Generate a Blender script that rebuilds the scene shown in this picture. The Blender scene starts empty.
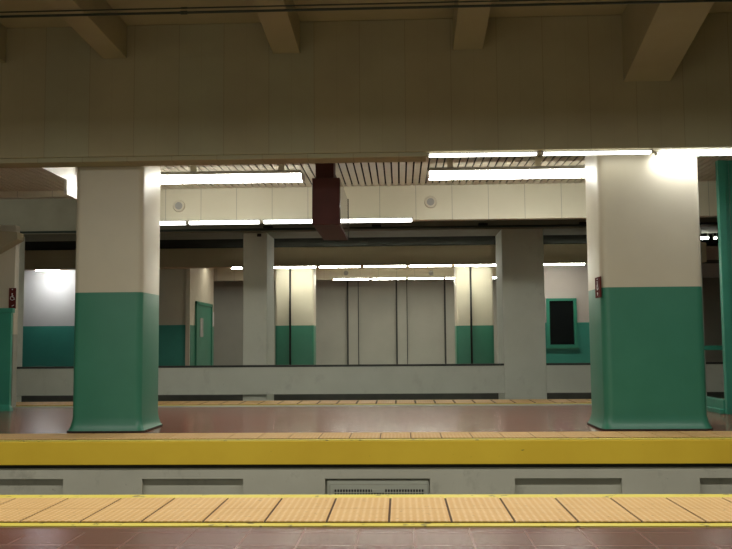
import bpy, bmesh, math, random
from mathutils import Vector, Matrix
random.seed(4)
S = bpy.context.scene
COL = S.collection

# ------------------------------------------------------------------ camera
F, YAW, PIT, ROL = 875.0, .038638, .0783522, -.0077102
EYE = Vector((0, 0, 1.6))
_r = Vector((math.cos(YAW), math.sin(YAW), 0)); _h = Vector((-math.sin(YAW), math.cos(YAW), 0)); _z = Vector((0, 0, 1))
FW = math.cos(PIT)*_h + math.sin(PIT)*_z
_d = -(-math.sin(PIT)*_h + math.cos(PIT)*_z)
RT = math.cos(ROL)*_r - math.sin(ROL)*_d
DN = math.sin(ROL)*_r + math.cos(ROL)*_d
cd = bpy.data.cameras.new('camera'); cam = bpy.data.objects.new('camera', cd); COL.objects.link(cam)
cd.sensor_width = 36; cd.lens = F/732*36; cd.clip_end = 300; cd.clip_start = .05
m = Matrix((RT, -DN, -FW)).transposed().to_4x4(); m.translation = EYE; cam.matrix_world = m
S.camera = cam

def at(px, py, Y):
    "photograph pixel measured on the vertical plane at distance Y -> (X, Z)"
    d = FW + (px-366)/F*RT + (py-274.5)/F*DN
    p = EYE + d*(Y/d.y); return p.x, p.z
def ax(px, py, Y): return at(px, py, Y)[0]
def az(px, py, Y): return at(px, py, Y)[1]
def yx(px, py, X):
    d = FW + (px-366)/F*RT + (py-274.5)/F*DN
    p = EYE + d*(X/d.x); return p.y, p.z

# ------------------------------------------------------------------ world, exposure, large lights
w = bpy.data.worlds.new('world'); S.world = w; w.use_nodes = True
w.node_tree.nodes['Background'].inputs[0].default_value = (1, .97, .85, 1)
w.node_tree.nodes['Background'].inputs[1].default_value = .01
S.view_settings.view_transform = 'Standard'; S.view_settings.look = 'None'
S.view_settings.gamma = 1; S.view_settings.use_curve_mapping = False
S.view_settings.exposure = 0.0
S.cycles.use_denoising = True
S.cycles.max_bounces = 10; S.cycles.diffuse_bounces = 6; S.cycles.glossy_bounces = 4
S.cycles.sample_clamp_indirect = 6

def area(name, loc, sx, sy, power, col=(1, .96, .86), spread=180, rot=(0, 0, 0)):
    l = bpy.data.lights.new(name, 'AREA'); l.shape = 'RECTANGLE'; l.size = sx; l.size_y = sy
    l.energy = power; l.color = col; l.spread = math.radians(spread)
    o = bpy.data.objects.new(name, l); o.location = loc; o.rotation_euler = rot; COL.objects.link(o); return o
# the lamp row over the near platform, above the top of the picture, shining down
NEAR_W = 820
area('near_platform_lamps', (0, 8.9, 5.75), 22, .35, NEAR_W, (1, .97, .88), 180)
area('rear_fill_light', (-6, -1.5, 4.4), 15, 4, 175, (1, .98, .84), 180, (math.radians(62), 0, 0))  # added fill light, aimed forward at the beam face and column fronts
# the lamps of the third platform and far track that hang out of sight behind columns and bulkheads
area('third_platform_lamps', (-2.0, 41.0, 5.5), 14, .5, 240, (1, .96, .84), 170)
area('far_track_lamps', (0, 47.5, 5.6), 26, .4, 140, (1, .97, .88), 150)
area('left_wall_fill', (-13, 25.3, 6.6), 8, .3, 48, (1, .95, .80), 180, (math.radians(60), 0, 0))  # added fill light that brightens the divider wall at the left

E_TUBE, E_FIX, E_FAR = 7.0, 27.0, 52.0

# ------------------------------------------------------------------ materials
def lin(r, g, b): return tuple(((c/255)/12.92 if c/255 <= .04045 else ((c/255+.055)/1.055)**2.4) for c in (r, g, b)) + (1,)
class NT:
    def __init__(s, name):
        s.m = bpy.data.materials.new(name); s.m.use_nodes = True; s.t = s.m.node_tree
        s.b = s.t.nodes['Principled BSDF']; s.tc = s.t.nodes.new('ShaderNodeTexCoord')
        s.sep = None
    def n(s, ty, **kw):
        x = s.t.nodes.new(ty)
        for k, v in kw.items(): setattr(x, k, v)
        return x
    def l(s, a, b): s.t.links.new(a, b)
    def axis(s, k):
        if s.sep is None:
            s.sep = s.n('ShaderNodeSeparateXYZ'); s.l(s.tc.outputs['Object'], s.sep.inputs[0])
        return s.sep.outputs[k]
    def math(s, op, a, b=None, c=None):
        x = s.n('ShaderNodeMath', operation=op)
        for i, v in enumerate((a, b, c)):
            if v is None: continue
            if isinstance(v, (int, float)): x.inputs[i].default_value = v
            else: s.l(v, x.inputs[i])
        return x.outputs[0]
    def noise(s, scale, detail=3, rough=.55, stretch=None):
        x = s.n('ShaderNodeTexNoise'); x.inputs['Scale'].default_value = scale; x.inputs['Detail'].default_value = detail
        x.inputs['Roughness'].default_value = rough
        if stretch:
            mp = s.n('ShaderNodeMapping'); mp.inputs['Scale'].default_value = stretch
            s.l(s.tc.outputs['Object'], mp.inputs[0]); s.l(mp.outputs[0], x.inputs['Vector'])
        else: s.l(s.tc.outputs['Object'], x.inputs['Vector'])
        return x.outputs['Fac']
    def ramp(s, fac, lo, hi, a=0., b=1.):
        x = s.n('ShaderNodeMapRange'); x.inputs['From Min'].default_value = lo; x.inputs['From Max'].default_value = hi
        x.inputs['To Min'].default_value = a; x.inputs['To Max'].default_value = b; s.l(fac, x.inputs['Value']); return x.outputs[0]
    def mix(s, fac, a, b):
        x = s.n('ShaderNodeMix', data_type='RGBA')
        if isinstance(fac, (int, float)): x.inputs[0].default_value = fac
        else: s.l(fac, x.inputs[0])
        for i, v in ((6, a), (7, b)):
            if isinstance(v, tuple): x.inputs[i].default_value = v
            else: s.l(v, x.inputs[i])
        return x.outputs[2]
    def bump(s, h, strength=.3, dist=.01):
        x = s.n('ShaderNodeBump'); x.inputs['Strength'].default_value = strength; x.inputs['Distance'].default_value = dist
        s.l(h, x.inputs['Height']); s.l(x.outputs[0], s.b.inputs['Normal'])
    def seams(s, k, width, gap, off=0.):
        "1 in a thin line each width along axis k"
        f = s.math('FRACT', s.math('DIVIDE', s.math('ADD', s.axis(k), 100+off), width))
        return s.math('LESS_THAN', f, gap/width)
    def done(s, col, rough=.6, spec=.4):
        if isinstance(col, tuple): s.b.inputs['Base Color'].default_value = col
        else: s.l(col, s.b.inputs['Base Color'])
        s.b.inputs['Roughness'].default_value = rough; s.b.inputs['Specular IOR Level'].default_value = spec
        return s.m
def A(r, g, b): return (r, g, b, 1)

def mottled(name, c1, c2, scale=1.2, rough=.6, spec=.35, bump=.15, fine=30):
    t = NT(name); f = t.ramp(t.noise(scale, 5), .3, .7)
    col = t.mix(f, c1, c2)
    t.bump(t.noise(fine, 4), bump, .004)
    return t.done(col, rough, spec)
def paneled(name, c1, c2, width, gap, seamc, scale=.8, rough=.6, spec=.35, off=0.):
    t = NT(name); f = t.ramp(t.noise(scale, 5), .3, .7)
    col = t.mix(f, c1, c2); col = t.mix(t.math('MULTIPLY', t.seams('X', width, gap, off), .75), col, seamc)
    t.bump(t.noise(25, 4), .12, .004)
    return t.done(col, rough, spec)

M = {}
M['cream'] = mottled('cream_paint', A(.56, .515, .395), A(.60, .56, .435), 1.0, .38, .45, .1)
M['green'] = mottled('green_paint', A(.040, .198, .126), A(.047, .22, .143), 1.5, .33, .5, .1)
M['bright_green'] = mottled('bright_green_paint', A(.035, .24, .165), A(.042, .27, .185), 1.5, .35, .5, .08)
M['white_wall'] = mottled('white_paint', A(.70, .69, .66), A(.74, .73, .70), 1.0, .5, .35, .08)
M['pink_wall'] = mottled('pinkish_white_paint', A(.60, .53, .49), A(.64, .57, .53), 1.0, .5, .35, .08)
M['teal'] = mottled('teal_paint', A(.05, .30, .235), A(.056, .33, .26), 1.5, .4, .45, .08)
M['concrete'] = mottled('grey_concrete', A(.33, .335, .28), A(.40, .405, .34), 1.6, .7, .3, .3, 14)
def stained(name, c1, c2, k):
    t = NT(name); col = t.mix(t.ramp(t.noise(.9, 5), .3, .7), c1, c2)
    col = t.mix(t.ramp(t.noise(1.6, 6, .7, (1, 1, .7)), .56, .72, 0, .45*k), col, A(.26, .25, .20))
    col = t.mix(t.ramp(t.noise(5, 5, .7), .66, .72, 0, .5*k), col, A(.12, .115, .09))
    t.bump(t.noise(14, 4), .25, .004); return t.done(col, .65, .25)
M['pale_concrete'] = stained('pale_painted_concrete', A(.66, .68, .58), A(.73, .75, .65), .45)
M['track_wall'] = stained('track_wall_concrete', A(.47, .46, .38), A(.55, .54, .45), 1.3)
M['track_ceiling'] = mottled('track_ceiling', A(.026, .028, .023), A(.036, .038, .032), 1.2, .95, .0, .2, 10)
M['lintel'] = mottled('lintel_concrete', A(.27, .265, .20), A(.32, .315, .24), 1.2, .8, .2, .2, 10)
M['dark_concrete'] = mottled('dark_concrete', A(.13, .135, .12), A(.17, .17, .15), 1.2, .85, .2, .3, 10)
M['near_black'] = mottled('near_black_matte', A(.03, .03, .025), A(.05, .05, .04), 2, .8, .2, .2, 10)  # shared dark colour, also the painted shade below the yellow edge
M['cap'] = mottled('dark_cap_paint', A(.05, .055, .05), A(.07, .075, .065), 2, .6, .3, .1)
M['bulkhead'] = paneled('bulkhead_panels', A(.66, .63, .48), A(.70, .67, .52), .915, .012, A(.25, .24, .18), 1.0, .45, .4)
M['brown_bulk'] = mottled('tan_plaster', A(.66, .53, .33), A(.70, .57, .37), .8, .7, .3, .1)
M['back_wall'] = mottled('back_wall_grey', A(.42, .42, .35), A(.48, .48, .40), .5, .7, .3, .15)
M['slat'] = mottled('ceiling_slat_cream', A(.60, .56, .43), A(.66, .61, .48), 3, .4, .45, .05)
M['black'] = mottled('black_plastic', A(.012, .012, .012), A(.018, .018, .016), 3, .5, .4, .05)
M['pipe'] = mottled('dark_green_pipe', A(.03, .045, .035), A(.04, .055, .04), 3, .5, .4, .05)
M['housing'] = mottled('lamp_housing', A(.30, .30, .27), A(.33, .33, .30), 3, .4, .45, .03)
M['brown_metal'] = mottled('maroon_enamel', A(.065, .022, .020), A(.085, .028, .025), 2.5, .5, .15, .04)
M['brown_gloss'] = mottled('glossy_side_glass', A(.11, .085, .06), A(.12, .09, .07), 2.5, .08, .9, .0)
M['sign'] = mottled('sign_maroon', A(.10, .022, .02), A(.12, .028, .024), 6, .8, .1, .03)
M['white'] = mottled('sign_white', A(.62, .62, .60), A(.66, .66, .64), 6, .4, .45, .03)
M['steel'] = mottled('painted_steel', A(.42, .43, .36), A(.46, .47, .40), 4, .45, .45, .05)
M['rail'] = mottled('rusty_rail', A(.10, .06, .04), A(.14, .09, .06), 6, .5, .4, .1)

def beam_mat():
    t = NT('board_marked_concrete')
    cell = t.math('FLOOR', t.math('DIVIDE', t.math('ADD', t.axis('X'), 100.3), .83))
    wn = t.n('ShaderNodeTexWhiteNoise', noise_dimensions='1D'); t.l(cell, wn.inputs['W'])
    base = t.mix(wn.outputs['Value'], A(.43, .39, .25), A(.405, .40, .27))
    base = t.mix(t.ramp(t.noise(.9, 5), .35, .7, 0, .35), base, A(.30, .27, .18))
    base = t.mix(t.math('MULTIPLY', t.seams('X', .83, .014, .3), .22), base, A(.14, .12, .08))
    base = t.mix(t.math('MULTIPLY', t.seams('X', .415, .01, .3), .1), base, A(.14, .12, .08))
    t.bump(t.noise(12, 5), .25, .006)
    return t.done(base, .85, .2)
M['beam'] = beam_mat()
M['joist'] = mottled('joist_concrete', A(.38, .35, .235), A(.43, .40, .27), 1.1, .85, .2, .25, 12)
M['ceil'] = mottled('near_ceiling_concrete', A(.40, .37, .25), A(.46, .42, .29), 1.1, .85, .2, .25, 12)

def tile_mat(name, size, c1, c2, grout, offx=0., offy=0., rough=.2, spec=.5):
    t = NT(name)
    X = t.math('ADD', t.axis('X'), 100+offx); Y = t.math('ADD', t.axis('Y'), 100+offy)
    ix = t.math('FLOOR', t.math('DIVIDE', X, size)); iy = t.math('FLOOR', t.math('DIVIDE', Y, size))
    wn = t.n('ShaderNodeTexWhiteNoise', noise_dimensions='2D'); cb = t.n('ShaderNodeCombineXYZ'); t.l(ix, cb.inputs[0]); t.l(iy, cb.inputs[1]); t.l(cb.outputs[0], wn.inputs['Vector'])
    col = t.mix(wn.outputs['Value'], c1, c2)
    col = t.mix(t.ramp(t.noise(1.3, 5), .35, .75, 0, .4), col, A(.15, .085, .062))
    g = t.math('MAXIMUM', t.math('LESS_THAN', t.math('FRACT', t.math('DIVIDE', X, size)), .016/size), t.math('LESS_THAN', t.math('FRACT', t.math('DIVIDE', Y, size)), .022/size))
    col = t.mix(t.math('MULTIPLY', g, .22), col, grout)
    return t.done(col, rough, spec)
M['near_floor'] = tile_mat('near_platform_tile', .47, A(.145, .044, .029), A(.175, .058, .039), A(.34, .30, .26), .02, .08, .25, .5)
M['mid_floor'] = tile_mat('middle_platform_tile', .47, A(.24, .065, .042), A(.27, .082, .055), A(.36, .32, .27), .1, .1, .17, .6)

def tactile_mat(name, c1, c2, pitch=.062):
    t = NT(name)
    k = 2*math.pi/pitch
    sx = t.math('SINE', t.math('MULTIPLY', t.axis('X'), k)); sy = t.math('SINE', t.math('MULTIPLY', t.axis('Y'), k))
    d = t.ramp(t.math('MULTIPLY', t.math('ADD', t.math('ADD', sx, sy), 2), .25), .55, .9)
    col = t.mix(t.ramp(t.noise(1.6, 5), .3, .7), c1, c2)
    col = t.mix(t.math('MULTIPLY', d, .6), col, A(.86, .68, .40))
    col = t.mix(t.ramp(t.noise(22, 3), .64, .72, 0, .5), col, A(.20, .12, .05))
    t.bump(d, .7, .006)
    return t.done(col, .55, .35)
M['tactile'] = tactile_mat('orange_tactile_paving', A(.60, .35, .12), A(.66, .405, .155))
M['seam'] = mottled('seam_brown', A(.09, .05, .03), A(.12, .07, .04), 5, .8, .2, .1)
def worn_yellow(name, c1, c2, thr=.66):
    t = NT(name)
    col = t.mix(t.ramp(t.noise(.9, 5), .3, .7), c1, c2)
    col = t.mix(t.ramp(t.noise(7, 4, .6, (1, 1, 1.6)), thr, thr+.05, 0, .7), col, A(.10, .075, .03))
    t.bump(t.noise(18, 4), .2, .004)
    return t.done(col, .5, .35)
M['yellow'] = worn_yellow('yellow_edge_paint', A(.76, .51, .04), A(.84, .59, .05), .695)
M['yellow_line'] = worn_yellow('yellow_line_paint', A(.66, .55, .07), A(.74, .63, .12), .60)
def glass_mat():
    t = NT('dark_window_glass'); return t.done(A(.006, .008, .009), .12, .2)
M['glass'] = glass_mat()
def emit(name, s, col=(1, .985, .90)):
    m = bpy.data.materials.new(name); m.use_nodes = True; nt = m.node_tree
    b = nt.nodes['Principled BSDF']; b.inputs['Base Color'].default_value = (.8, .8, .8, 1)
    b.inputs['Emission Color'].default_value = col+(1,); b.inputs['Emission Strength'].default_value = s; return m
M['tube'] = emit('lit_tube', E_TUBE); M['tube_hot'] = emit('lit_bright_tube', E_TUBE*6, (.97, .98, 1.0))
M['lens'] = emit('lit_lens', E_FIX); M['tube_far'] = emit('lit_far_tube', E_FAR, (1, 1, .86)); M['tube_cold'] = emit('lit_cold_tube', 66, (.95, .97, 1))

# ------------------------------------------------------------------ mesh helpers
class MB:
    def __init__(s): s.bm = bmesh.new()
    def box(s, x0, x1, y0, y1, z0, z1):
        v = [s.bm.verts.new((x, y, z)) for z in (z0, z1) for y in (y0, y1) for x in (x0, x1)]
        for f in ((0, 2, 3, 1), (4, 5, 7, 6), (0, 1, 5, 4), (2, 6, 7, 3), (0, 4, 6, 2), (1, 3, 7, 5)): s.bm.faces.new([v[i] for i in f])
        return s
    def prism(s, pts, axis, a, b):
        "polygon pts extruded along axis from a to b; pts given in the two other axes"
        def P(p, t):
            return {'X': (t, p[0], p[1]), 'Y': (p[0], t, p[1]), 'Z': (p[0], p[1], t)}[axis]
        A_ = [s.bm.verts.new(P(p, a)) for p in pts]; B_ = [s.bm.verts.new(P(p, b)) for p in pts]
        s.bm.faces.new(A_); s.bm.faces.new(B_[::-1]); n = len(pts)
        for i in range(n): s.bm.faces.new((A_[i], B_[i], B_[(i+1) % n], A_[(i+1) % n]))
        return s
    def cyl(s, p, q, r, n=14, r2=None):
        p, q = Vector(p), Vector(q); d = (q-p).normalized(); u = d.orthogonal().normalized(); v = d.cross(u)
        r2 = r if r2 is None else r2
        A_ = [s.bm.verts.new(p + r*(math.cos(2*math.pi*i/n)*u + math.sin(2*math.pi*i/n)*v)) for i in range(n)]
        B_ = [s.bm.verts.new(q + r2*(math.cos(2*math.pi*i/n)*u + math.sin(2*math.pi*i/n)*v)) for i in range(n)]
        s.bm.faces.new(A_[::-1]); s.bm.faces.new(B_)
        for i in range(n): s.bm.faces.new((A_[i], A_[(i+1) % n], B_[(i+1) % n], B_[i]))
        return s
    def rings(s, rings, cap=True):
        R = [[s.bm.verts.new(p) for p in r] for r in rings]; n = len(R[0])
        for a, b in zip(R, R[1:]):
            for i in range(n): s.bm.faces.new((a[i], a[(i+1) % n], b[(i+1) % n], b[i]))
        if cap: s.bm.faces.new(R[0][::-1]); s.bm.faces.new(R[-1])
        return s
    def build(s, name, mat, parent=None, bevel=0, smooth=False):
        bmesh.ops.recalc_face_normals(s.bm, faces=s.bm.faces)
        vs = [v.co for v in s.bm.verts]
        if parent is not None: org = parent['_org'] if '_org' in parent else (0, 0, 0)
        else:
            org = ((min(v.x for v in vs)+max(v.x for v in vs))/2, (min(v.y for v in vs)+max(v.y for v in vs))/2, min(v.z for v in vs))
        org = Vector(org)
        bmesh.ops.translate(s.bm, verts=s.bm.verts, vec=-org)
        me = bpy.data.meshes.new(name); s.bm.to_mesh(me); s.bm.free()
        me.materials.append(mat if not isinstance(mat, str) else M[mat])
        o = bpy.data.objects.new(name, me); COL.objects.link(o)
        if parent is not None: o.parent = parent
        else: o.location = org
        ORG[o.name] = org
        if bevel:
            b = o.modifiers.new('bevel', 'BEVEL'); b.width = bevel; b.segments = 2; b.limit_method = 'ANGLE'
        if smooth:
            for p in me.polygons: p.use_smooth = True
        return o
ORG = {}
def sub(parent):  # world origin of a thing for its children
    return ORG[parent.name]
_build = MB.build
def build(s, name, mat, parent=None, bevel=0, smooth=False):
    if parent is None: return _build(s, name, mat, None, bevel, smooth)
    bmesh.ops.recalc_face_normals(s.bm, faces=s.bm.faces)
    org = ORG[parent.name]
    bmesh.ops.translate(s.bm, verts=s.bm.verts, vec=-org)
    me = bpy.data.meshes.new(name); s.bm.to_mesh(me); s.bm.free(); me.materials.append(M[mat] if isinstance(mat, str) else mat)
    o = bpy.data.objects.new(name, me); COL.objects.link(o); o.parent = parent; ORG[o.name] = org
    if bevel:
        b = o.modifiers.new('bevel', 'BEVEL'); b.width = bevel; b.segments = 2; b.limit_method = 'ANGLE'
    if smooth:
        for p in me.polygons: p.use_smooth = True
    return o
MB.build = build
def empty(name, loc, label=None, cat=None, group=None, kind=None):
    o = bpy.data.objects.new(name, None); o.location = loc; o.empty_display_size = .2; COL.objects.link(o); ORG[o.name] = Vector(loc)
    return tag(o, label, cat, group, kind)
def tag(o, label=None, cat=None, group=None, kind=None):
    if label: o['label'] = label
    if cat: o['category'] = cat
    if group: o['group'] = group
    if kind: o['kind'] = kind
    return o
def struct(o, label=None, cat=None): return tag(o, label, cat, None, 'structure')
def box(*a): return MB().box(*a)

L, R_ = -24.0, 24.0
ZS = 5.04      # soffit of the first beam
ZC = 5.58      # slatted ceiling

# ------------------------------------------------------------------ near platform
struct(box(L, R_, -4, 7.76, -1.4, 0).build('floor', 'near_floor'), 'brown-red tiled floor of the near platform', 'floor')
struct(box(L, R_, 7.76, 9.36, -1.4, 0).build('trim_1', 'concrete'), 'concrete nosing under the near yellow edge', 'platform edge')
def tactile(y0, y1, b0, b1, phase, wd, x0, x1, label, seam=.022, rows=2):
    t = empty('tactile_strip', ((x0+x1)/2, y0, .0), label, 'tactile paving')
    MB().box(x0, x1, b0, b1, .0, .012).build('border', 'yellow_line', t)
    MB().box(x0, x1, y0, y1, .010, .018).build('bedding', 'seam', t)
    mb = MB(); i0 = math.ceil((x0-phase)/wd); i1 = math.floor((x1-phase)/wd)
    for i in range(i0, i1):
        a = phase+i*wd
        for k in range(rows):
            ya = y0+(y1-y0)*k/rows; yb = y0+(y1-y0)*(k+1)/rows
            mb.box(a+seam/2, a+wd-seam/2, ya+.003, yb-.003, .016, .026)
    mb.build('paving', 'tactile', t); return t
tactile(7.90, 9.10, 7.77, 9.36, -4.0, .5545, -14, 14, 'orange studded tactile strip with yellow borders along the near platform edge')

# ------------------------------------------------------------------ first track and the middle platform
TF = 14.55                      # front edge of the middle platform
struct(box(L, R_, 9.36, 14.61, -1.6, -1.4).build('floor_track', 'dark_concrete'), 'track bed between near and middle platform', 'floor')
struct(box(L, R_, 14.95+.5, 22.4, -1.4, 0).build('floor_middle', 'mid_floor'), 'glossy brown-red tiled floor of the middle platform', 'floor')
struct(box(L, R_, 22.4, 24.7, -1.4, 0).build('trim_2', 'concrete'), 'far concrete nosing of the middle platform', 'platform edge')
FB = -.385
fas = MB(); fas.box(L, R_, TF, 15.45, FB, 0); struct(fas.build('trim_3', 'yellow', bevel=.012), 'yellow painted front edge of the middle platform', 'platform edge')
tactile(14.74, 15.66, 14.56, 15.68, -2.417, .515, -14, 14, 'orange tactile strip along the front edge of the middle platform', .018)
tactile(23.1, 24.45, 23.05, 24.68, -2.7351, .51916, -16, 12, 'far tactile strip along the back edge of the middle platform', .05, 1)
# track-side wall with recesses under the yellow edge
YW = 14.64
rec = [(-190, -98), (-37, 63), (142, 243), (325, 430), (515, 622), (700, 800)]
zt = az(400, 478.5, YW)
struct(box(L, R_, YW-.02, YW+.1, FB-.06, FB).build('trim_8', 'near_black'), 'dark strip of painted shade under the yellow platform edge', 'shade strip')  # dark strip stands in for the shadow below the overhang
wm = MB(); wm.box(L, R_, YW, 15.45, zt, FB-.061)
xs = [L]
for a, b in rec: xs += [ax(a, 485, YW), ax(b, 485, YW)]
xs.append(R_)
for a, b in zip(xs[0::2], xs[1::2]): wm.box(a, b, YW, 15.45, -1.4, zt)
for a, b in zip(xs[1::2], xs[2::2]): wm.box(a, b, YW+.11, 15.45, -1.4, zt)
struct(wm.build('wall_trackside', 'track_wall'), 'grey concrete track wall with shallow recesses under the yellow edge', 'wall')
# vent grille in the middle recess
gx0, gx1 = ax(326, 485, YW), ax(430, 485, YW)
gz = az(380, 480, YW)
g = empty('vent_grille', ((gx0+gx1)/2, YW, gz-.9), 'grey metal vent grille with square holes set in the track wall', 'vent grille')
MB().box(gx0+.01, gx1-.01, YW+.04, YW+.16, gz-.8, gz).build('surround', 'steel', g, .02)
fx0, fx1, fz = ax(330.5, 485, YW), ax(427.5, 485, YW), az(380, 485.5, YW)
MB().box(fx0-.02, fx1+.02, YW+.025, YW+.05, fz, fz+.025).box(fx1, fx1+.03, YW+.025, YW+.05, fz-.6, fz).box(fx0-.03, fx0, YW+.025, YW+.05, fz-.6, fz).build('frame', 'concrete', g)
MB().box(fx0, fx1, YW+.03, YW+.045, fz-.6, fz).build('backing', 'black', g)
hz = [az(380, 489.5, YW), az(380, 492.3, YW), az(380, 495.2, YW)]
lat = MB(); hx0, hx1 = ax(334, 490, YW), ax(424, 490, YW)
lat.box(fx0, hx0, YW+.01, YW+.031, fz-.6, fz); lat.box(hx1, fx1, YW+.01, YW+.031, fz-.6, fz); lat.box(hx0, hx1, YW+.01, YW+.031, hz[0], fz)
ph = (hx1-hx0)/32
for i in range(33): lat.box(hx0+i*ph-.008, hx0+i*ph+.008, YW+.01, YW+.031, fz-.6, hz[0])
for k in range(9):
    z = hz[0]-.052*(k+1); lat.box(hx0, hx1, YW+.008, YW+.03, z-.006, z+.006)
lat.build('lattice', 'steel', g)
MB().box(ax(372, 490, YW), ax(384, 490, YW), YW-.005, YW+.02, hz[0]-.055, hz[0]+.005).build('handle', 'steel', g, .004)

# ------------------------------------------------------------------ columns
def rrect(x0, x1, y0, y1, r, z, e=0., n=5):
    x0 -= e; x1 += e; y0 -= e; y1 += e; pts = []
    for cx, cy, a0 in ((x1-r, y1-r, 0), (x0+r, y1-r, 90), (x0+r, y0+r, 180), (x1-r, y0+r, 270)):
        for k in range(n+1):
            a = math.radians(a0+90*k/n); pts.append((cx+r*math.cos(a), cy+r*math.sin(a), z))
    return pts
def column(x0, x1, y0, y1, zg, ztop, label, r=.11, flare=True, group=None, zb=0.0):
    t = empty('column', ((x0+x1)/2, (y0+y1)/2, zb), label, 'column', group)
    fl = [(.028, .065), (.04, .06), (.075, .042), (.13, .024), (.20, .009), (.28, 0)] if flare else [(.02, 0)]
    if flare: MB().rings([rrect(x0, x1, y0, y1, r, zb+.005, .08), rrect(x0, x1, y0, y1, r, zb+.028, .08)]).build('base_joint', 'near_black', t)
    rg = [rrect(x0, x1, y0, y1, r, zb+z, e) for z, e in fl] + [rrect(x0, x1, y0, y1, r, zg, 0)]
    MB().rings(rg).build('painted_base', 'green', t, smooth=False)
    MB().rings([rrect(x0, x1, y0, y1, r, z) for z in (zg, ztop)]).build('shaft', 'cream', t)
    for o in t.children:
        for p in o.data.polygons: p.use_smooth = abs(p.normal.z) < .9
        o.data.set_sharp_from_angle(angle=math.radians(50))
    return t
YA, YB = 16.12, 17.4
column(ax(73, 300, YA), ax(141.8, 300, YA), YA, YB, 2.585, ZC, 'large cream column with green lower half on the left of the middle platform', .12)
column(ax(602, 300, YA), ax(705, 300, YA), YA, YB, 2.585, ZC, 'widest cream and green column, at right, with small maroon sign on its corner', .16)
RX0 = ax(602, 300, YA)

# ------------------------------------------------------------------ near ceiling, beam, joists
YF = 15.6
ZT = 7.5
struct(box(L, R_, -4, YA, ZT, ZT+.3).build('ceiling', 'ceil'), 'dark concrete ceiling over the first track', 'ceiling')
bm_ = box(L, R_, YF, YA, ZS, ZT); tag(bm_.build('concrete_beam', 'beam', bevel=.02), 'huge olive-brown board-marked concrete beam spanning the top of the picture', 'beam')
jl = [(-34, 6, 64, 'leftmost, cut by the picture edge'), (103, 127, 59, 'above the left column'), (273, 300, 54, 'second from the left above the left lamp'),
      (453, 483, 50, 'right of centre above the long lamps'), (623.5, 670.5, 82, 'widest and deepest, above the right column')]
for a, b, y, s in jl:
    x0, z0 = at(a, y, YF); x1, _ = at(b, y, YF)
    sl_ = {-34: 0, 103: .01, 273: .04, 453: .15, 623.5: .24}[a]; ym = max(-3.5, YF-(ZT-.02-z0)/sl_) if sl_ else -3.5
    pr_ = [(YF, z0), (YF, ZT), (ym, ZT), (ym, z0+(YF-ym)*sl_)]
    tag(MB().prism(pr_, 'X', x0, x1).build('ceiling_joist', 'joist', bevel=.015), 'concrete ceiling joist meeting the big beam, ' + s, 'joist')
tag(box(L, ax(426.5, 158, YF+.03), YF+.03, YA-.03, ZS-.085, ZS-.001).build('lamp_trough', 'beam', bevel=.01), 'unlit olive trough along the lower edge of the big beam, left of the strip lights', 'lamp trough')
for (ya, yb, Yp, r, lab) in ((20, 3.0, 13.0, .02, 'dark pipe running under the ceiling joists, lower of two'), (12, -4, 13.25, .012, 'thin pipe running under the ceiling joists, upper of two')):
    z = az(366, (ya+yb)/2+(-3 if r > .015 else 0), Yp)
    t = empty('pipe', (0, Yp, z), lab, 'pipe')
    MB().cyl((-14, Yp, z), (14, Yp, z), r).build('tube', 'pipe', t, smooth=True)
    MB().cyl((ax(184, 8, Yp)-.05, Yp, z), (ax(184, 8, Yp)+.05, Yp, z), r*1.5).build('coupling', 'pipe', t, smooth=True)
    for x in (-11.5, 11.5): MB().cyl((x, Yp, z), (x, Yp, ZT), .012, 8).build('hanger', 'pipe', t)

def strip(x0, x1, Y, z, label, mat='tube', hw=.055, hh=.05, group=None, hous='housing', end=.03, rod=0):
    "slim fluorescent strip: housing above, lit tube below"
    t = empty('strip_light', ((x0+x1)/2, Y, z), label, 'strip light', group)
    MB().box(x0, x1, Y-hw*.8, Y+hw, z+hh, z+hh+.03).build('housing', hous, t)
    MB().box(x0+end, x1-end, Y-hw, Y+hw, z, z+hh).build('tube', mat, t)
    MB().box(x0, x0+end, Y-hw, Y+hw, z, z+hh).build('end_cap', hous, t)
    MB().box(x1-end, x1, Y-hw, Y+hw, z, z+hh).build('end_cap', hous, t)
    if rod:
        for x in (x0+.1*(x1-x0), x1-.1*(x1-x0)): MB().cyl((x, Y, z+hh+.03), (x, Y, rod), .012, 8).build('hanger', hous, t)
    return t
ys = YF+.14
for a, b, s, mt, dz, ys in ((427.5, 538, 'slim lit strip under the big beam, leftmost of three', 'tube', 0, YF+.14), (541.5, 652, 'slim lit strip under the big beam, left half of the right column top', 'tube', 0, YF+.14),
                    (655.5, 780, 'bright bluish strip light under the big beam at the right edge', 'tube_hot', 0, YF+.34)):
    strip(ax(a, 156, ys), ax(b, 156, ys), ys, ZS-.067+dz, s, mt, .06, .036)

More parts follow.
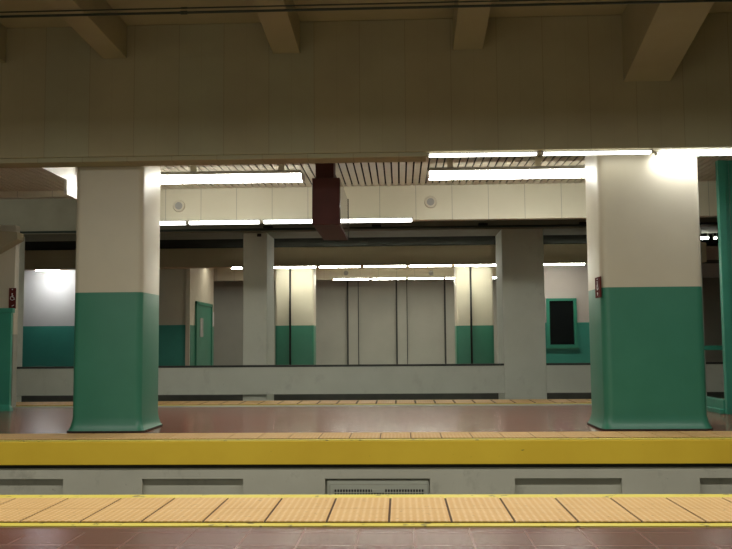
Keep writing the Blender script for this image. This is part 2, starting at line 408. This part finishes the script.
# ------------------------------------------------------------------ slatted ceiling and bulkhead
YBk = 22.0
struct(box(L, R_, YA, YBk+.25, ZC+.09, ZC+.3).build('ceiling_middle', 'near_black'), 'dark void above the slatted ceiling', 'ceiling')
sl = MB(); x = L; 
while x < R_:
    sl.box(x, x+.130, YA+.02, YBk-.01, ZC, ZC+.025); x += .168
tag(sl.build('slatted_ceiling', 'slat'), 'cream slatted metal ceiling above the middle platform, seen below the beam', 'slatted ceiling')
cx = MB()
for px in (381, 404): 
    X = ax(px, 164, 19); cx.box(X, X+.17, 18.7, 18.76, ZC-.012, ZC)
ZBB = 4.70
XB = ax(77, 190, YBk)+.3
bk = MB(); bk.box(XB, R_, YBk, YBk+.25, ZBB, ZC+.06); tag(bk.build('bulkhead', 'bulkhead'), 'deep cream panelled bulkhead across the middle with two round speakers', 'bulkhead')
bk = MB(); bk.box(L, XB, YBk, YBk+.25, az(40, 197, YBk), ZC+.06); tag(bk.build('bulkhead', 'bulkhead'), 'shallower cream bulkhead at the far left above the grey wall', 'bulkhead')
yb = YBk-.061
segs = [(100, 187), (188.5, 260.5), (263, 337), (339.5, 413)]
for (a, b), s in zip(segs, ('partly behind the left column', 'second from the left column', 'third from the left, ending behind the maroon box', 'short, right of the maroon box')):
    ym = 221.8 if a < 300 else 220.6
    strip(ax(a, ym, yb), ax(b, ym, yb), yb, ZBB-.05, 'slim strip light along the bulkhead bottom, '+s, 'tube', .06, .075, 'bulkhead strip lights')
for px, py, s in ((179, 206, 'left'), (430.5, 202, 'right')):
    X, Z = at(px, py, YBk); t = empty('ceiling_speaker', (X, YBk, Z-.16), 'round grey speaker on the bulkhead, '+s+'-hand one of two', 'speaker', 'bulkhead speakers')
    MB().cyl((X, YBk-.03, Z), (X, YBk, Z), .14, 28, .16).build('rim', 'slat', t)
    MB().cyl((X, YBk-.04, Z), (X, YBk-.03, Z), .095, 24).build('speaker_grille', 'housing', t)

def fixture(x0, x1, y0, y1, z0, label):
    t = empty('ceiling_light', ((x0+x1)/2, (y0+y1)/2, z0), label, 'ceiling light')
    h = .14
    prof = [(y0+.03, z0), (y1-.03, z0), (y1, z0+.05), (y1-.02, z0+h), (y0+.02, z0+h), (y0, z0+.05)]
    MB().prism(prof, 'X', x0+.04, x1-.04).build('lens', 'lens', t)
    ye = [(y0-.01, z0-.006), (y1+.01, z0-.006), (y1+.01, z0+h+.01), (y0-.01, z0+h+.01)]
    MB().prism(ye, 'X', x0, x0+.045).build('end_cap', 'white', t); MB().prism(ye, 'X', x1-.045, x1).build('end_cap', 'white', t)
    MB().box(x0+.046, x1-.046, y0-.03, y1+.03, z0+h*.86, z0+h+.05).build('tray', 'housing', t)
    for x in (x0+.5, (x0+x1)/2, x1-.5): MB().box(x-.06, x+.06, (y0+y1)/2-.04, (y0+y1)/2+.04, z0+h+.05, ZC).build('stem', 'slat', t)
YL = 18.8
fixture(ax(84, 176, YL), ax(304, 176, YL), YL-.2, YL+.2, az(300, 180.5, YL), 'large bright fluorescent ceiling lamp left of the maroon box, behind left column')
fixture(ax(427, 174, YL), ax(650, 174, YL), YL-.2, YL+.2, az(430, 178.5, YL), 'large bright fluorescent ceiling lamp right of centre, running behind right column')

# hanging maroon box
bx0, bz1 = at(312, 178, 17.5); bx1, bz0 = at(340.5, 224.5, 17.5)
t = empty('hanging_box', ((bx0+bx1)/2, 18.8, bz0), 'maroon rectangular sign box hanging from the slatted ceiling on a neck', 'hanging box')
MB().box(bx0, bx1-.012, 17.5, 20.2, bz0, bz1).build('case', 'brown_metal', t, .012)
MB().box(bx1-.012, bx1, 17.53, 20.17, bz0+.03, bz1-.03).build('side_panel', 'brown_gloss', t)
MB().box(bx1-.012, bx1+.01, 20.14, 20.2, bz0, bz1).build('edge_strip', 'near_black', t)
n0, n1 = ax(315.5, 170, 17.9), ax(333.5, 170, 17.9)
MB().box(n0, n1, 17.9, 18.5, bz1, ZC).build('neck', 'brown_metal', t, .008)
# pale drop panel at the left behind the column
Xp = -7.0
ya_, za_ = yx(40, 164, Xp); yb_, zb_ = yx(67, 180, Xp); yc_, zc_ = yx(67, 194.5, Xp)
tag(MB().prism([(ya_, ZC), (ya_, zb_), (yb_, zb_), (yb_, zc_), (19.6, zc_), (19.6, ZC)], 'X', Xp-.06, Xp).build('drop_panel', 'white_wall'),
    'stepped white panel hanging from the ceiling left of the left column', 'panel')

# ------------------------------------------------------------------ left kiosk wall, pier and stair soffit
gX, gZ = at(13, 308, 21.4)
t = empty('parapet', (gX-3, 21.6, 0), 'bright green waist-high partition at the left edge of the middle platform', 'partition')
MB().box(gX-6, gX-.04, 21.4, 21.5, .03, gZ-.12).build('panel', 'bright_green', t)
MB().box(gX-6, gX, 21.38, 21.52, gZ-.12, gZ).build('top_rail', 'bright_green', t, .01)
MB().rings([rrect(gX-6, gX-.04, 21.4, 21.5, .02, .0, .05), rrect(gX-6, gX-.04, 21.4, 21.5, .02, .05, .04), rrect(gX-6, gX-.04, 21.4, 21.5, .02, .16, .0)]).build('base', 'bright_green', t)
pX = ax(17, 290, 22.9)
t = empty('pier', (pX-1.5, 23, 0), 'cream pier behind the green partition at the far left', 'pier')
MB().box(pX-6, pX, 22.75, 23.0, 0, 1.9).build('base', 'concrete', t)
MB().box(pX-6, pX, 22.75, 23.0, 1.9, az(10, 225, 22.75)).build('shaft', 'cream', t, .01)
P = lambda x, y, Y=22.3: at(x, y, Y)
tag(MB().prism([P(-60, 282), P(17, 239), P(17, 232), P(-60, 225)], 'Y', 22.3, 22.74).build('stair_soffit', 'joist'), 'tan sloping stair underside above the cream pier at far left', 'stair')

def sign(cx, z0, z1, wd, Y, label, kind):
    "maroon plate facing -Y"
    t = empty('sign', (cx, Y, z0), label, 'sign')
    MB().box(cx-wd/2, cx+wd/2, Y, Y+.02, z0, z1).build('plate', 'sign', t, .004)
    pic(t, cx, z0, z1, wd, lambda u, v, d: (u, Y-.006+d, v), kind)
    return t
def pic(t, cx, z0, z1, wd, f, kind):
    h = z1-z0; zc = z0+h*.52; mb = MB()
    def poly(pts): 
        a = [mb.bm.verts.new(f(u, v, 0)) for u, v in pts]; b = [mb.bm.verts.new(f(u, v, .006)) for u, v in pts]
        mb.bm.faces.new(a); mb.bm.faces.new(b[::-1]); n = len(pts)
        for i in range(n): mb.bm.faces.new((a[i], b[i], b[(i+1) % n], a[(i+1) % n]))
    def disc(u, v, r, n=14): poly([(u+r*math.cos(2*math.pi*i/n), v+r*math.sin(2*math.pi*i/n)) for i in range(n)])
    def bar(u0, v0, u1, v1, w_):
        d = Vector((u1-u0, v1-v0)).normalized(); q = Vector((-d.y, d.x))*w_/2
        poly([(u0+q.x, v0+q.y), (u1+q.x, v1+q.y), (u1-q.x, v1-q.y), (u0-q.x, v0-q.y)])
    # wheelchair figure: head, back, seat, leg and wheel
    s = wd*.9
    disc(cx-.02*s, zc+.62*s, .11*s)
    bar(cx-.02*s, zc+.50*s, cx, zc+.12*s, .13*s); bar(cx, zc+.14*s, cx+.24*s, zc+.10*s, .11*s); bar(cx+.22*s, zc+.12*s, cx+.34*s, zc-.26*s, .10*s)
    bar(cx+.30*s, zc-.26*s, cx+.44*s, zc-.22*s, .09*s); bar(cx, zc+.34*s, cx+.22*s, zc+.30*s, .08*s)
    n = 18; r = .30*s
    pts = [(cx+r*math.cos(math.radians(110+260*i/n)), zc-.06*s+r*math.sin(math.radians(110+260*i/n))) for i in range(n+1)]
    for a, b in zip(pts, pts[1:]): bar(a[0], a[1], b[0], b[1], .09*s)
    mb.build('pictogram', 'white', t)
    mb = MB()
    if kind == 'arrow':
        bar(cx, z0+.10*h, cx, z0+.24*h, .08*s); bar(cx-.15*s, z0+.18*h, cx, z0+.25*h, .07*s); bar(cx+.15*s, z0+.18*h, cx, z0+.25*h, .07*s)
        mb.build('arrow', 'white', t); mb = MB(); bar(cx-.2*s, z0+.90*h, cx+.2*s, z0+.90*h, .1*s); mb.build('bar_mark', 'white', t)
    else:
        bar(cx-.05*s, z0+.12*h, cx+.30*s, z0+.17*h, .09*s); mb.build('bar_mark', 'white', t); mb = MB(); disc(cx, z0+.93*h, .09*s); mb.build('dot_mark', 'white', t)
sx0, sz1 = at(8.7, 288, 22.7); sx1, sz0 = at(15.2, 308.5, 22.7)
sign((sx0+sx1)/2, sz0, sz1, (sx1-sx0), 22.72, 'maroon wheelchair sign with white figure on cream pier, far left', 'lift')
# sign on the left face of the right column (faces -X)
XS = RX0-.025
y1_, z1_ = yx(594.8, 278, XS); y0_, z0_ = yx(600.3, 297, XS)
t = empty('sign', (XS, (y0_+y1_)/2, z0_), 'small maroon sign with white marks on side of the wide right column', 'sign')
ylo, yhi = min(y0_, y1_), max(y0_, y1_)
print('sign Y', ylo, yhi, z0_, z1_)
MB().box(XS, RX0, ylo, yhi, z0_, z1_).build('plate', 'sign', t, .004)
pic(t, -(ylo+yhi)/2, z0_, z1_, min(.17, yhi-ylo), lambda u, v, d: (XS-.006+d, -u, v), 'arrow')

# ------------------------------------------------------------------ green stair frame at the right
Yg = 19.4
x0 = ax(721.5, 260, Yg)
t = empty('stair_enclosure', (x0+1, Yg+1, 0), 'tall bright green metal enclosure frame at the right picture edge', 'enclosure')
MB().box(x0, x0+.16, Yg, Yg+.16, 0, ZC-.0).build('post', 'bright_green', t, .01)
MB().box(x0+.16, x0+.24, Yg+.05, Yg+.12, 0, ZC).build('post', 'bright_green', t)
MB().box(x0+.26, x0+3.0, Yg+.06, Yg+.12, 0, ZC).build('panel', 'bright_green', t)
MB().box(x0-.02, x0+.16, Yg+.16, 22.9, 0, .30).build('kerb', 'bright_green', t, .01)
MB().box(x0-.10, x0-.02, Yg+.16, 22.9, 0, .10).build('plinth', 'bright_green', t, .01)
MB().box(x0-1.0, x0+3, 22.85, 22.91, az(710, 350, 23), az(710, 345.5, 23)).build('rail', 'bright_green', t)
MB().box(x0+.3, x0+.4, 22.85, 22.95, 0, ZC).build('post', 'bright_green', t)

# ------------------------------------------------------------------ second track and its concrete divider wall
struct(box(L, R_, 24.7, 34.8, -1.6, -1.4).build('floor_second_track', 'dark_concrete'), 'bed of the two far tracks', 'floor')
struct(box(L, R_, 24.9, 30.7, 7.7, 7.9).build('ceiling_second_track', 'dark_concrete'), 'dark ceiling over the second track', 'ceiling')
YD, YE = 29.0, 30.65
piers = [(-40, 17.5, YD-.2, YD+.3, 'at the left edge, beside the maroon wheelchair sign'), (243, 267, YD, YE, 'slim one in front of the far door wall'), (502.8, 544.8, YD-.2, YE, 'wider one right of the far columns'), (640, 703.5, YD-.2, YE, 'hidden mostly behind the right column')]
for a, b, y0, y1, s in piers:
    xa, xb = ax(a, 300, y0), ax(b, 300, y0)
    if a < 0: xa = -20
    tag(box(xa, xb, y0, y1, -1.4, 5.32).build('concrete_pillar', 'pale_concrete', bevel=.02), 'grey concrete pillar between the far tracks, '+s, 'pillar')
yq = YD-.2
xsn = [ax(17.5, 300, yq), ax(502.8, 300, yq), ax(544.8, 300, yq), ax(640, 300, yq), ax(703.5, 300, yq), 20]
for i, s in zip((0, 2, 4), ('longest one, left of the wide pillar', 'right of the wide pillar', 'at the far right behind the green frame')):
    a, b = xsn[i], xsn[i+1]
    t = empty('parapet_wall', ((a+b)/2, yq, -.05), 'low pale concrete parapet with dark cap, '+s, 'parapet')
    MB().box(a, b, yq, yq+.19, -.05, .84).build('panel', 'pale_concrete', t)
    MB().box(a, b, yq-.015, yq+.195, .84, .905).build('cap', 'cap', t)
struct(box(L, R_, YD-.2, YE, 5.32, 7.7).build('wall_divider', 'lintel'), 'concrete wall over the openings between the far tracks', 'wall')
zc = az(400, 232, 28.8)
t = empty('pipe', (0, 28.55, 5.36), 'dark cable pipe along the lintel between the far tracks', 'pipe')
MB().cyl((-14, 28.6, 5.38), (14, 28.6, 5.38), .04).build('tube', 'pipe', t, smooth=True)
for X in (-4.5, -.9, 2.6, 5.9): MB().box(X, X+.3, 28.6, 28.79, 5.42, 5.5).build('bracket', 'near_black', t)
# small conduit box on the slim pillar
X, Z = at(259, 235, 28.95)
tag(box(X-.07, X+.07, 28.96, 29.0, Z-.05, Z+.05).build('junction_box', 'near_black', bevel=.01), 'tiny dark junction box near the top of the slim concrete pillar', 'junction box')

# ------------------------------------------------------------------ third platform
ceil3 = 5.60
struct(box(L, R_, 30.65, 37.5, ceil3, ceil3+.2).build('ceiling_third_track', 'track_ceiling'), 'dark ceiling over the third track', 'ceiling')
struct(box(L, R_, 34.7, 34.8, -1.4, 0).build('trim_9', 'dark_concrete'), 'dark edge of the third platform', 'platform edge')
struct(box(L, R_, 34.8, 46.0, -1.4, 0).build('floor_third', 'mid_floor'), 'tiled floor of the third platform', 'floor')
Y3 = 36.0
tag(box(-16, 12.5, Y3, Y3+.5, 4.80, ceil3-.006).build('bulkhead', 'brown_bulk'), 'tan bulkhead over the third platform front above the far strip lights', 'bulkhead')
struct(box(L, R_, Y3+.5, 44.0, ceil3+.0, ceil3+.3).build('ceiling_third', 'slat'), 'pale ceiling over the third platform', 'ceiling')
s3 = [(231, 243, 'just left of the slim concrete pillar', 'tube_far'), (271, 316.5, 'over the left far column', 'tube_far'), (318.5, 361, 'second from the left far column', 'tube_far'), (363.5, 406.5, 'third from the left far column', 'tube_far'),
      (408.5, 452, 'left of the right far column', 'tube_far'), (454, 497, 'over the right far column', 'tube_far'), (530, 585, 'right of the wide concrete pillar', 'tube_far')]
for a, b, s, mt in s3:
    ym = 267 if a < 260 else (266 if a < 450 else 264.5)
    strip(ax(a, ym, Y3-.061), ax(b, ym, Y3-.061), Y3-.061, 4.725, 'thin far strip light at the tan bulkhead, '+s, mt, .06, .05, 'third platform front strip lights')
z3 = 2.36
for a, b, s, cxp in ((275, 313.5, 'left', 290), (456, 493.5, 'right', 471)):
    xa, xb = ax(a, 300, 36.9), ax(b, 300, 36.9)
    column(xa, xb, 36.9, 38.1, az(cxp, 325.5, 36.9), ceil3, 'brightly lit far column with green base, %s-hand one of the distant pair' % s, .1, False)
    X = ax(cxp, 300, 36.8)
    tag(MB().cyl((X, 36.84, 0), (X, 36.84, ceil3), .04, 12).build('downpipe', 'black', smooth=True), 'black vertical pipe in front of the %s-hand far column' % s, 'pipe')
# far bulkhead of the third platform with strips
Y4 = 44.0
zb4 = 4.82
tag(box(ax(200, 275, Y4), 14, Y4, Y4+.25, zb4, ceil3+.3).build('bulkhead', 'bulkhead'), 'furthest cream bulkhead above the grey back wall', 'bulkhead')
for a, b, s in ((333, 369.5, 'leftmost'), (371, 406, 'second from left'), (408, 443.5, 'third from left'), (445, 480, 'beside the right far column'), (482, 520, 'seen right of the right far column')):
    strip(ax(a, 279, Y4-.061), ax(b, 279, Y4-.061), Y4-.061, zb4-.03, 'furthest thin strip light under the cream bulkhead, '+s, 'tube_far', .06, .055, 'furthest strip lights')
for px in (346, 431):
    X, Z = at(px, 273, Y4); tag(MB().cyl((X, Y4-.03, Z), (X, Y4, Z), .12, 16).build('ceiling_speaker', 'housing'), 'tiny far round speaker on the furthest bulkhead, %s' % ('left one' if px < 400 else 'right one'), 'speaker', 'far bulkhead speakers')
struct(box(L, R_, 46.0, 50.5, -1.6, -1.4).build('floor_fourth_track', 'dark_concrete'), 'bed of the fourth track', 'floor')
struct(box(L, R_, 44.25, 50.5, 5.9, 6.1).build('ceiling_fourth_track', 'dark_concrete'), 'ceiling over the fourth track', 'ceiling')
YW4 = 50.0
struct(box(L, R_, YW4, YW4+.3, -1.6, 6.1).build('wall_back', 'back_wall'), 'grey back wall behind the fourth track', 'wall')
for a, b, s in ((348.5, 358, 'left'), (397.5, 406.8, 'middle'), (446, 455, 'right'), (300, 309, 'hidden')):
    if s == 'hidden': continue
    xa, xb = ax(a, 320, YW4-.2), ax(b, 320, YW4-.2)
    t = empty('pilaster', ((xa+xb)/2, YW4-.15, -1.4), 'shallow grey pilaster on the far back wall, %s one of three' % s, 'pilaster', 'back wall pilasters')
    MB().box(xa, xb, YW4-.12, YW4, -1.4, 5.9).build('shaft', 'back_wall', t)
    MB().box(xa-.09, xa, YW4-.16, YW4, -1.4, 5.9).build('joint_strip', 'cap', t)
    MB().box(xb, xb+.04, YW4-.13, YW4, -1.4, 5.9).build('joint_strip', 'cap', t)
# left room block on the third platform
YL3 = 38.0
xw = ax(189.5, 320, YL3); zl = az(60, 326, YL3)
xm = ax(110, 320, YL3)
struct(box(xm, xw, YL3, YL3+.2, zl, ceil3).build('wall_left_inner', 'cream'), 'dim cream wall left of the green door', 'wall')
o = struct(box(L, xm, YL3, YL3+.2, zl, ceil3).build('wall_left', 'white_wall'), 'white wall of the third platform room, brightly lit at far left', 'wall')
struct(box(L, xw, YL3-.01, YL3+.2, 0, zl).build('trim_4', 'teal'), 'teal lower band of the far left wall', 'wainscot')
xc = ax(186, 320, YL3)
tag(box(xc, xw+.03, YL3-.08, YL3-.01, 0, ceil3).build('corner_post', 'cream'), 'slim cream corner post of the far room left of the green door', 'post')
ye = xw/ (ax(213.5, 320, 40)/40)
print('side wall back Y', ye)
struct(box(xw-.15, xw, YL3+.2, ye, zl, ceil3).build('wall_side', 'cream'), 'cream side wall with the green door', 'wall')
struct(box(xw-.15, xw+.01, YL3+.2, ye, 0, zl).build('trim_5', 'green'), 'green lower band of the far side wall', 'wainscot')
dy0, dz1 = yx(195, 302, xw); dy1, _ = yx(211, 305, xw)
d = empty('door_1', (xw, (dy0+dy1)/2, 0)); struct(d, 'green metal door on the far side wall', 'door')
MB().box(xw+.01, xw+.09, dy0, dy0+.14, 0, dz1).box(xw+.01, xw+.09, dy1-.14, dy1, 0, dz1).box(xw+.01, xw+.09, dy0, dy1, dz1-.1, dz1+.04).build('frame', 'green', d)
MB().box(xw+.01, xw+.04, dy0+.14, dy1-.14, 0, dz1-.1).build('leaf', 'green', d)
ny, nz = yx(199, 318, xw); ny2, nz2 = yx(202, 337, xw)
MB().box(xw+.04, xw+.06, ny, ny2, nz2, nz).build('notice', 'housing', d)
ny, nz = yx(211.5, 312, xw); ny2, nz2 = yx(213, 326, xw)
tag(box(xw+.0, xw+.05, ny, ny2, nz2, nz).build('notice_plate', 'white'), 'small white notice plate right of the far green door', 'notice')
# lamp over the bright left wall
strip(ax(36, 271, 37.0), ax(61, 271, 37.0), 37.0, az(50, 271, 37.0), 'strip light over the bright white wall at far left', 'tube_cold', .07, .09, rod=ceil3)
# dark jamb lining of the left opening
# right room block
xr0 = ax(520, 320, YL3); xr1 = ax(690, 320, YL3); zr = az(575, 322.5, YL3)
struct(box(xr0, xr1, YL3, YL3+.2, zr, ceil3).build('wall_right', 'pink_wall'), 'pinkish white wall of the far right room', 'wall')
struct(box(xr0, xr1, YL3-.01, YL3+.2, 0, zr).build('trim_6', 'teal'), 'teal lower band of the far right wall', 'wainscot')
wx0, wz1 = at(546, 298.5, YL3-.06); wx1, wz0 = at(577.5, 347.5, YL3-.06)
d = empty('window_1', ((wx0+wx1)/2, YL3, wz0)); struct(d, 'dark window with green frame in the far right wall', 'window')
q = .13
struct(box(wx1+.06, xr1, YL3-.05, YL3-.01, zr-.1, zr).build('trim_7', 'teal'), 'teal dado rail of the far right wall', 'trim')
MB().box(wx0, wx0+q, YL3-.12, YL3-.01, wz0, wz1).box(wx1-q, wx1, YL3-.12, YL3-.01, wz0, wz1).box(wx0+q, wx1-q, YL3-.12, YL3-.01, wz1-q*.8, wz1).box(wx0+q, wx1-q, YL3-.12, YL3-.01, wz0, wz0+q).build('window_frame', 'bright_green', d)
MB().box(wx0+q, wx1-q, YL3-.04, YL3-.012, wz0+q, wz1-q*.8).build('pane', 'glass', d)
MB().box(wx0-.05, wx1+.05, YL3-.13, YL3-.01, wz0-.06, wz0).build('window_sill', 'green', d)
# strip lights at the far right seen past the right column
for a, b, s in ((695, 709, 'nearer the column'), (713, 717, 'beside the green frame')):
    strip(ax(a, 238, 31), ax(b, 238, 31), 31, az(706, 239, 31), 'short distant strip light right of the wide column, '+s, 'tube_far', .05, .07, rod=ceil3)
X0, Z0 = at(703, 277, 41); X1, Z1 = at(745, 263, 41)
tag(box(X0-2, X1, 41, 41.4, Z0, Z1).build('crossbeam', 'white_wall'), 'short pale lit crossbeam seen in the gap right of the wide column', 'beam')
# fill of the back of the space
struct(box(L-.3, L, -4, 50.3, -1.6, 7.5).build('wall_end_left', 'dark_concrete'), 'end wall', 'wall')
struct(box(R_, R_+.3, -4, 50.3, -1.6, 7.5).build('wall_end_right', 'dark_concrete'), 'end wall', 'wall')
struct(box(L, R_, -4.3, -4, 0, 7.5).build('wall_behind', 'concrete'), 'wall behind the camera', 'wall')
